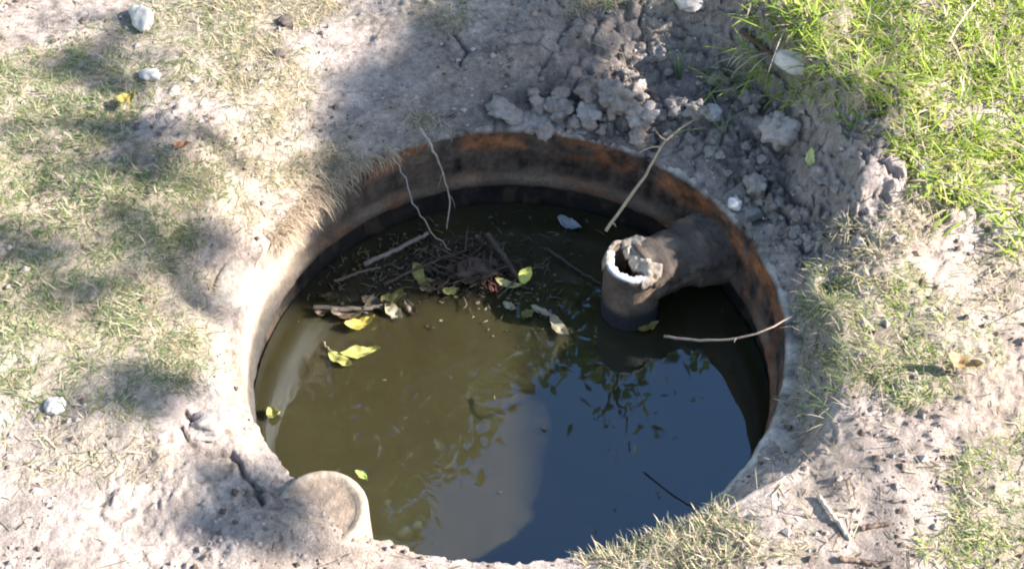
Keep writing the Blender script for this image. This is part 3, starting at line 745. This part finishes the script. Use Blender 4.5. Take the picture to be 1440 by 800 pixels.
stick([at(684, 328, WZ + .045), at(710, 362, WZ + .03), at(738, 404, WZ + .004)], .007, .004, (.07, .055, .045), 'dark wet branch sloping into the floating debris', 'branch', 'branch')
stick([at(540, 400, WZ + .008), at(600, 372, WZ + .02), at(655, 352, WZ + .016)], .0034, .002, (.08, .06, .045), 'dark thin branch lying in the debris under the hanging roots', 'branch', 'branch', shoots=[(6, (.03, .02, .012), .0016), (11, (-.01, .035, .01), .0014)])
stick([at(700, 420, WZ + .008), at(735, 385, WZ + .022), at(772, 372, WZ + .012)], .0028, .0016, (.09, .07, .05), 'brown twig forking behind the upright yellow-green leaf', 'twig', 'twig', shoots=[(8, (.0, .035, .01), .0014)])
stick([at(770, 350, WZ + .012), at(810, 378, WZ + .008), at(845, 400, WZ + .005)], .003, .0022, (.07, .055, .045), 'dark thin twig floating left of the pipe tee', 'twig', 'twig')
stick([at(440, 432, WZ + .012), at(500, 434, WZ + .014), at(545, 428, WZ + .012)], .006, .004, (.10, .085, .07), 'dull grey stick floating among brown leaves on the left', 'stick', shoots=[(10, (.02, .03, .01), .002)])
stick([at(455, 480, WZ + .004), at(470, 500, WZ + .006), at(484, 506, WZ + .007)], .0016, .001, (.25, .20, .12), 'short leafless twig beside the two yellow leaves', 'twig', 'twig')
stick([at(470, 395, WZ + .012), at(500, 385, WZ + .02), at(535, 376, WZ + .012)], .0036, .0025, (.12, .095, .075), 'brown twig floating against the left back wall', 'twig', 'twig')
stick([ground_at(1300, 12) + [0, 0, .035], ground_at(1420, 5) + [0, 0, .04]], .0015, .0012, STRAW, 'pale dry stalk lying over the lush green grass', 'stalk', 'stalk')
stick([ground_at(1325, 82) + [0, 0, .04], ground_at(1372, 20) + [0, 0, .045], ground_at(1425, 4) + [0, 0, .04]], .0018, .0012, STRAW, 'long curved straw stalk across the lush green grass', 'stalk', 'stalk')
stick([ground_at(1042, 50) + [0, 0, .006], ground_at(1085, 84) + [0, 0, .012]], .007, .004, (.09, .055, .035), 'dark brown stick beside the flat cream stone', 'stick')
stick([ground_at(820, 120) + [0, 0, .02], ground_at(885, 110) + [0, 0, .03]], .0012, .001, GREYR, 'fine root over the soil heap behind the pit', 'root', 'root', wob=.003)
for (u0, v0, u1, v1, lab) in [(1150, 700, 1195, 760, 'pale wood chip on bare soil at lower right, the longest'), (1210, 745, 1250, 738, 'brown wood chip on bare soil at lower right'), (1180, 788, 1240, 795, 'dark flat bark strip on bare soil at the bottom edge')]:
    stick([ground_at(u0, v0) + [0, 0, .004], ground_at((u0 + u1) / 2, (v0 + v1) / 2) + [0, 0, .006], ground_at(u1, v1) + [0, 0, .004]], .004, .003, (.16, .11, .08) if 'pale' not in lab else (.45, .38, .31), lab, 'wood_chip', 'wood chip')

# ------------------------------------------------------------------ fallen leaves
def leaf_mesh(L, W, col, col2, bend=.25, seed=0):
    nu, nv = 13, 7; V = []; C = []
    for i in range(nu):
        t = i / (nu - 1); wd = W * math.sin(math.pi * t ** .85) ** .8 * (1 - .15 * t) * (1 + .35 * mnoise.noise(Vector((t * 9, seed, 0))))
        for j in range(nv):
            s = (j / (nv - 1) - .5)
            z = bend * L * (4 * (t - .5) ** 2) * .4 + abs(s) * W * .35 + .28 * W * mnoise.noise(Vector((t * 4, s * 4, seed)))
            V.append((t * L - L / 2, s * wd + .16 * L * math.sin(t * 2.6 + seed) * mnoise.noise(Vector((seed, 1, 2))) * 2, z)); k = .5 + .5 * mnoise.noise(Vector((t * 4, s * 3, seed + 9)))
            rib = 1.15 if j == nv // 2 else 1
            C.append([(a * (1 - k) + b * k) * rib for a, b in zip(col, col2)])
    q = [(i * nv + j, (i + 1) * nv + j, (i + 1) * nv + j + 1, i * nv + j + 1) for i in range(nu - 1) for j in range(nv - 1)]
    return mesh_np('leaf', np.array(V), np.array(q), None, np.array(C))
YEL = ((.33, .30, .095), (.21, .22, .06)); PALE = ((.42, .36, .25), (.26, .22, .12)); BRN = ((.055, .038, .025), (.10, .07, .04)); OLV = ((.12, .11, .035), (.20, .17, .05))
def leaf(px, py, Lpx, Wpx, ang, pal, label, z=None, tilt=(0, 0), group=None, bend=.2):
    p = at(px, py, WZ + .006) if z is None else np.array(z, float)
    s = np.linalg.norm(p - CAM) / FOC
    o = link('leaf', leaf_mesh(Lpx * s, Wpx * s * 1.25, pal[0], pal[1], bend, random.random() * 40), M_FALLEN)
    o.location = p; o.rotation_euler = (tilt[0], tilt[1], R(ang)); return tag(o, label, 'leaf', group)
leaf(507, 496, 56, 16, 8, YEL, 'bright yellow leaf on the murky water, larger of a touching pair')
leaf(480, 507, 42, 15, -28, YEL, 'yellow leaf tucked under the larger of a touching pair on the water', tilt=(.2, 0))
leaf(739, 388, 28, 16, 70, ((.55, .55, .12), (.45, .47, .12)), 'upright yellow-green leaf standing in the floating debris', z=at(739, 388, WZ + .03), tilt=(.5, -.4))
leaf(634, 410, 24, 13, 15, YEL, 'small yellow leaf floating left of the red stems')
leaf(590, 385, 34, 15, -55, YEL, 'yellow leaf among dark debris under the hanging roots', tilt=(.3, .2))
leaf(600, 398, 26, 12, 10, OLV, 'olive leaf touching a yellow leaf under the hanging roots')
leaf(787, 463, 44, 15, -58, PALE, 'pale withered leaf floating on open water left of the tee', bend=.5)
leaf(762, 440, 36, 10, -20, PALE, 'narrow pale leaf trailing from the debris into open water')
leaf(742, 442, 22, 12, 30, OLV, 'small olive leaf beside the narrow pale leaf')
leaf(717, 432, 22, 11, -30, PALE, 'small pale leaf at the right foot of the debris')
leaf(715, 402, 40, 12, -15, ((.48, .42, .18), (.38, .32, .12)), 'tan curled leaf lying across the floating debris', z=at(715, 402, WZ + .012), bend=.5)
leaf(552, 422, 36, 18, 30, OLV, 'olive curled leaf on the left leaf heap', bend=.6)
leaf(555, 440, 32, 16, -40, PALE, 'cream curled leaf at the tip of the left leaf heap', bend=.6, tilt=(.3, .2))
leaf(506, 454, 44, 18, 20, ((.40, .34, .06), (.30, .22, .06)), 'mustard leaf at the near side of the left leaf heap', bend=.4)
leaf(490, 441, 46, 20, 5, BRN, 'brown soaked leaf in the middle of the left leaf heap', bend=.3)
leaf(530, 430, 44, 18, -12, BRN, 'brown curled leaf behind the cream leaf of the left heap', bend=.6)
leaf(385, 583, 19, 17, 20, ((.25, .24, .07), (.20, .20, .06)), 'round olive leaf alone on the water by the left wall')
leaf(912, 460, 34, 12, 25, ((.26, .21, .05), (.20, .15, .05)), 'mustard leaf on the water at the foot of the tee')
leaf(508, 668, 24, 8, -30, ((.30, .40, .08), (.34, .42, .10)), 'small green leaf caught at the cream pipe stub', z=at(508, 670, -.012))
leaf(1136, 230, 28, 11, 80, ((.60, .57, .22), (.52, .50, .2)), 'yellow leaf standing on the soil of the right bank', z=ground_at(1136, 232) + [0, 0, .014], tilt=(.2, -.5))
leaf(182, 150, 26, 18, 40, ((.28, .22, .05), (.20, .17, .05)), 'mustard leaf in the left grass', z=ground_at(182, 152) + [0, 0, .02])
leaf(1350, 520, 46, 18, -20, ((.24, .15, .07), (.30, .20, .09)), 'orange-brown dead leaf in the right grass patch', z=ground_at(1350, 522) + [0, 0, .02], bend=.5)
leaf(258, 212, 24, 12, 10, ((.36, .17, .08), (.30, .15, .08)), 'rusty brown leaf at the edge of the left grass', z=ground_at(258, 212) + [0, 0, .012])
for k in range(10):
    u, v = random.uniform(440, 640), random.uniform(380, 440)
    if (u < 470 and v < 405): u += 60
    leaf(u, v, random.uniform(16, 30), random.uniform(8, 14), random.uniform(0, 360), BRN if random.random() < .9 else OLV, 'rotting brown leaf in the dark debris along the back wall', group='rotting leaves along the back wall', tilt=(random.uniform(-.3, .3), random.uniform(-.3, .3)), bend=.5)
# pale scrap of film by the back wall
p = at(800, 316, WZ + .010); sc_m = leaf_mesh(.058, .03, (.30, .32, .34), (.22, .24, .26), .3, 3)
o = link('plastic_scrap', sc_m, M_FALLEN); o.location = p; o.rotation_euler = (.1, .15, R(-25)); tag(o, 'greyish white scrap of film floating at the foot of the back wall', 'scrap')
# small floating flecks
def flecks(N):
    V, Q = [], []; B = Bag()
    for k in range(N):
        if k % 40 == 0: u, v = random.uniform(380, 1040), random.uniform(430, 760)
        elif random.random() < .8: u = random.gauss(610, 90); v = random.gauss(368, 28) - (u - 600) * .10
        else: u = random.gauss(730, 50); v = random.gauss(405, 24)
        p = at(u, v, WZ + .003)
        if np.hypot(p[0], p[1]) > .495: continue
        if random.random() < .5:
            a = random.random() * 6.3; d = np.array([math.cos(a), math.sin(a), random.uniform(-.1, .3)]) * random.uniform(.006, .028)
            c = random.choice([(.05, .04, .03), (.09, .07, .045), (.035, .03, .025), (.15, .12, .08)])
            B.add(*tube_np([p, p + d * .5 + [0, 0, .002], p + d], [.0012, .001, .0007], 5, c))
        else:
            Vl, Tl, Cl = leaf_cards(p[None], np.array([random.uniform(.006, .016)]), np.array([random.uniform(.004, .010)]), np.array([random.choice([(.06, .045, .03), (.10, .08, .035), (.04, .03, .025), (.18, .16, .07), (.16, .14, .11)])]))
            Vl[:, 2] = WZ + .002 + np.abs(Vl[:, 2] - WZ) * .35
            B.add(Vl, None, Tl, Cl)
    tag(B.build('floating_debris', M_FALLEN), 'dark bits of twig and leaf floating along the back wall', 'debris', kind='stuff')
flecks(950)
# tangled root clump with red stems
rc = empty('root_clump', at(680, 395, WZ), 'tangled clump of dark roots with reddish stems floating under the hanging roots', 'root clump')
B = Bag(); c0 = at(668, 385, WZ + .012)
for k in range(95):
    a = random.random() * 6.3; el = random.uniform(-.1, 1.0); d = np.array([math.cos(a) * math.cos(el), math.sin(a) * math.cos(el), math.sin(el) * .7]) * random.uniform(.025, .075)
    s = c0 + rng.normal(0, [.034, .022, .006], 3); B.add(*tube_np(curve_pts([s, s + d * .5 + rng.normal(0, .006, 3), s + d], 6), np.linspace(.0022, .0008, 6), 5, random.choice([(.045, .032, .025), (.075, .052, .04), (.03, .023, .018), (.11, .08, .06)])))
B.build('tangle', M_TWIG, rc)
cm = clod_mesh(.036, 3.3, (.09, .065, .05), .5, .8, 4, (1.25, .85)); o = link('peat', cm, M_CLOD, rc); o.location = c0 + np.array([-.002, .01, .0]) - np.array(rc.location)
B = Bag(); c1 = at(690, 408, WZ + .008)
for k in range(14):
    a = R(90) + random.gauss(0, .9); d = np.array([math.cos(a) * .6, random.uniform(-.4, .3), .6]) * random.uniform(.02, .042); s = c1 + rng.normal(0, .006, 3) * [1.6, 1, .3]
    B.add(*tube_np(curve_pts([s, s + d * .5 + rng.normal(0, .003, 3), s + d], 6), np.linspace(.0019, .0008, 6), 5, random.choice([(.13, .045, .04), (.10, .04, .035), (.16, .07, .055)])))
B.build('red_stem', M_TWIG, rc)['kind'] = 'stuff'

# ------------------------------------------------------------------ tufts and weeds
def tuft(center, N, spread, L, W, lean, weights, label, name='grass_tuft', cat='grass tuft', bias=None, drop=0.0, curl=.8):
    c = np.array(center, float)
    P = c + np.stack([rng.normal(0, spread[0], N), rng.normal(0, spread[1], N), np.zeros(N)], -1)
    if not drop: P[:, 2] = np.maximum(height(P[:, 0], P[:, 1]), c[2] - .03) - .003
    ok = np.hypot(P[:, 0], P[:, 1]) > prof(np.arctan2(P[:, 1], P[:, 0]))[0] + .004; P = P[ok]; N = len(P)
    hd = rng.uniform(0, 2 * np.pi, N) if bias is None else rng.normal(bias[0], bias[1], N)
    V, Q, T, C = blades(P, rng.uniform(L[0], L[1], N), rng.uniform(W[0], W[1], N), hd, rng.uniform(lean[0], lean[1], N), pick(weights, N), curl=rng.normal(curl, .5, N))
    return tag(Bag().add(V, Q, T, C).build(name, M_GRASS, origin=c), label, cat)
ROOTY = {'root': 6, 'straw': 3}
DRY = {'straw': 7, 'grey': 2, 'green': .8}
tuft(ground_at(905, 765), 170, (.055, .022), (.010, .038), (.0007, .0017), (.2, 1.4), DRY, 'pale dry grass tuft overhanging the near rim', bias=(R(110), .9))
tuft(ground_at(860, 780), 80, (.025, .012), (.012, .04), (.001, .002), (.3, 1.5), DRY, 'wiry dry tuft at the left end of the near grass', bias=(R(150), .8))
tuft(ground_at(985, 742), 110, (.04, .02), (.010, .032), (.0008, .0019), (.1, 1.1), {'green': 5, 'straw': 4}, 'small green-tinged tuft on the near right rim', bias=(R(90), 1.2))
tuft(ground_at(1150, 420), 190, (.03, .03), (.018, .05), (.0010, .0020), (.4, 1.5), {'green': 6, 'straw': 2}, 'green weed leaning over the right rim beside the bare twig', 'weed', 'weed', bias=(R(180), .9))
tuft(ground_at(1150, 565), 150, (.025, .035), (.018, .055), (.0009, .0018), (.5, 1.5), {'green': 4, 'straw': 5}, 'wispy weed spreading over the near right rim of the pit', 'weed', 'weed', bias=(R(175), 1.0))
tuft(ground_at(1165, 495), 180, (.025, .04), (.018, .045), (.0010, .0020), (.3, 1.4), {'green': 6, 'straw': 3}, 'dark green weed between two others on the right rim', 'weed', 'weed', bias=(R(190), 1.1))
tuft(ground_at(1012, 190), 9, (.008, .008), (.08, .16), (.0024, .0038), (.05, .6), {'green': 7}, 'few tall green blades sprouting in the shaded hollow', 'weed', 'weed', curl=.3)
tuft(ground_at(1045, 108), 36, (.03, .012), (.05, .13), (.002, .0036), (.6, 1.4), {'lush': 5, 'straw': 3}, 'yellow-green grass blades drooping over the back bank', bias=(R(200), .5))
tuft(ground_at(955, 108), 6, (.006, .004), (.07, .11), (.0026, .0036), (.1, .5), {'green': 5}, 'thin green sprout on the lip of the back bank', 'weed', 'weed', curl=.2)
tuft(ground_at(850, 12), 5, (.006, .006), (.08, .12), (.002, .003), (.05, .4), {'green': 5}, 'single slim green sprout at the top edge', 'weed', 'weed', curl=.2)
tuft(ground_at(880, 90), 8, (.02, .01), (.07, .15), (.0012, .002), (.3, 1.2), {'straw': 4}, 'wispy straw stems standing above the soil heap', 'weed', 'weed', curl=.2)
tuft(ground_at(594, 170), 260, (.022, .014), (.02, .055), (.0009, .0018), (.4, 1.7), DRY, 'dry straw root tuft on the back rim above the hanging root', bias=(R(270), 1.3), curl=1.0)
def fringe(t0, t1, N, L, label):
    th = R(1) * rng.uniform(t0, t1, N); r = prof(th)[0] + rng.exponential(.012, N) + .003
    P = np.stack([r * np.cos(th), r * np.sin(th), 0 * r], -1); P[:, 2] = height(P[:, 0], P[:, 1]) - .002
    hd = th + np.pi + rng.normal(0, .75, N); n = N
    V, Q, T, C = blades(P, rng.uniform(L[0], L[1], n), rng.uniform(.0007, .0016, n), hd, rng.uniform(.7, 1.5, n), pick(ROOTY, n), curl=rng.normal(1.7, .5, n))
    c = P.mean(0); return tag(Bag().add(V, Q, T, C).build('root_fringe', M_GRASS, origin=c), label, 'root fringe')
fringe(134, 157, 900, (.02, .085), 'fringe of dry roots hanging over the upper left rim')
fringe(119, 133, 380, (.012, .06), 'small straw fringe at the shaded left end of the back rim')
tuft(ground_at(1215, 185), 40, (.012, .012), (.03, .06), (.0016, .0026), (.1, .8), {'green': 5, 'grey': 3}, 'grey-green weed on bare soil below the lush grass', 'weed', 'weed')
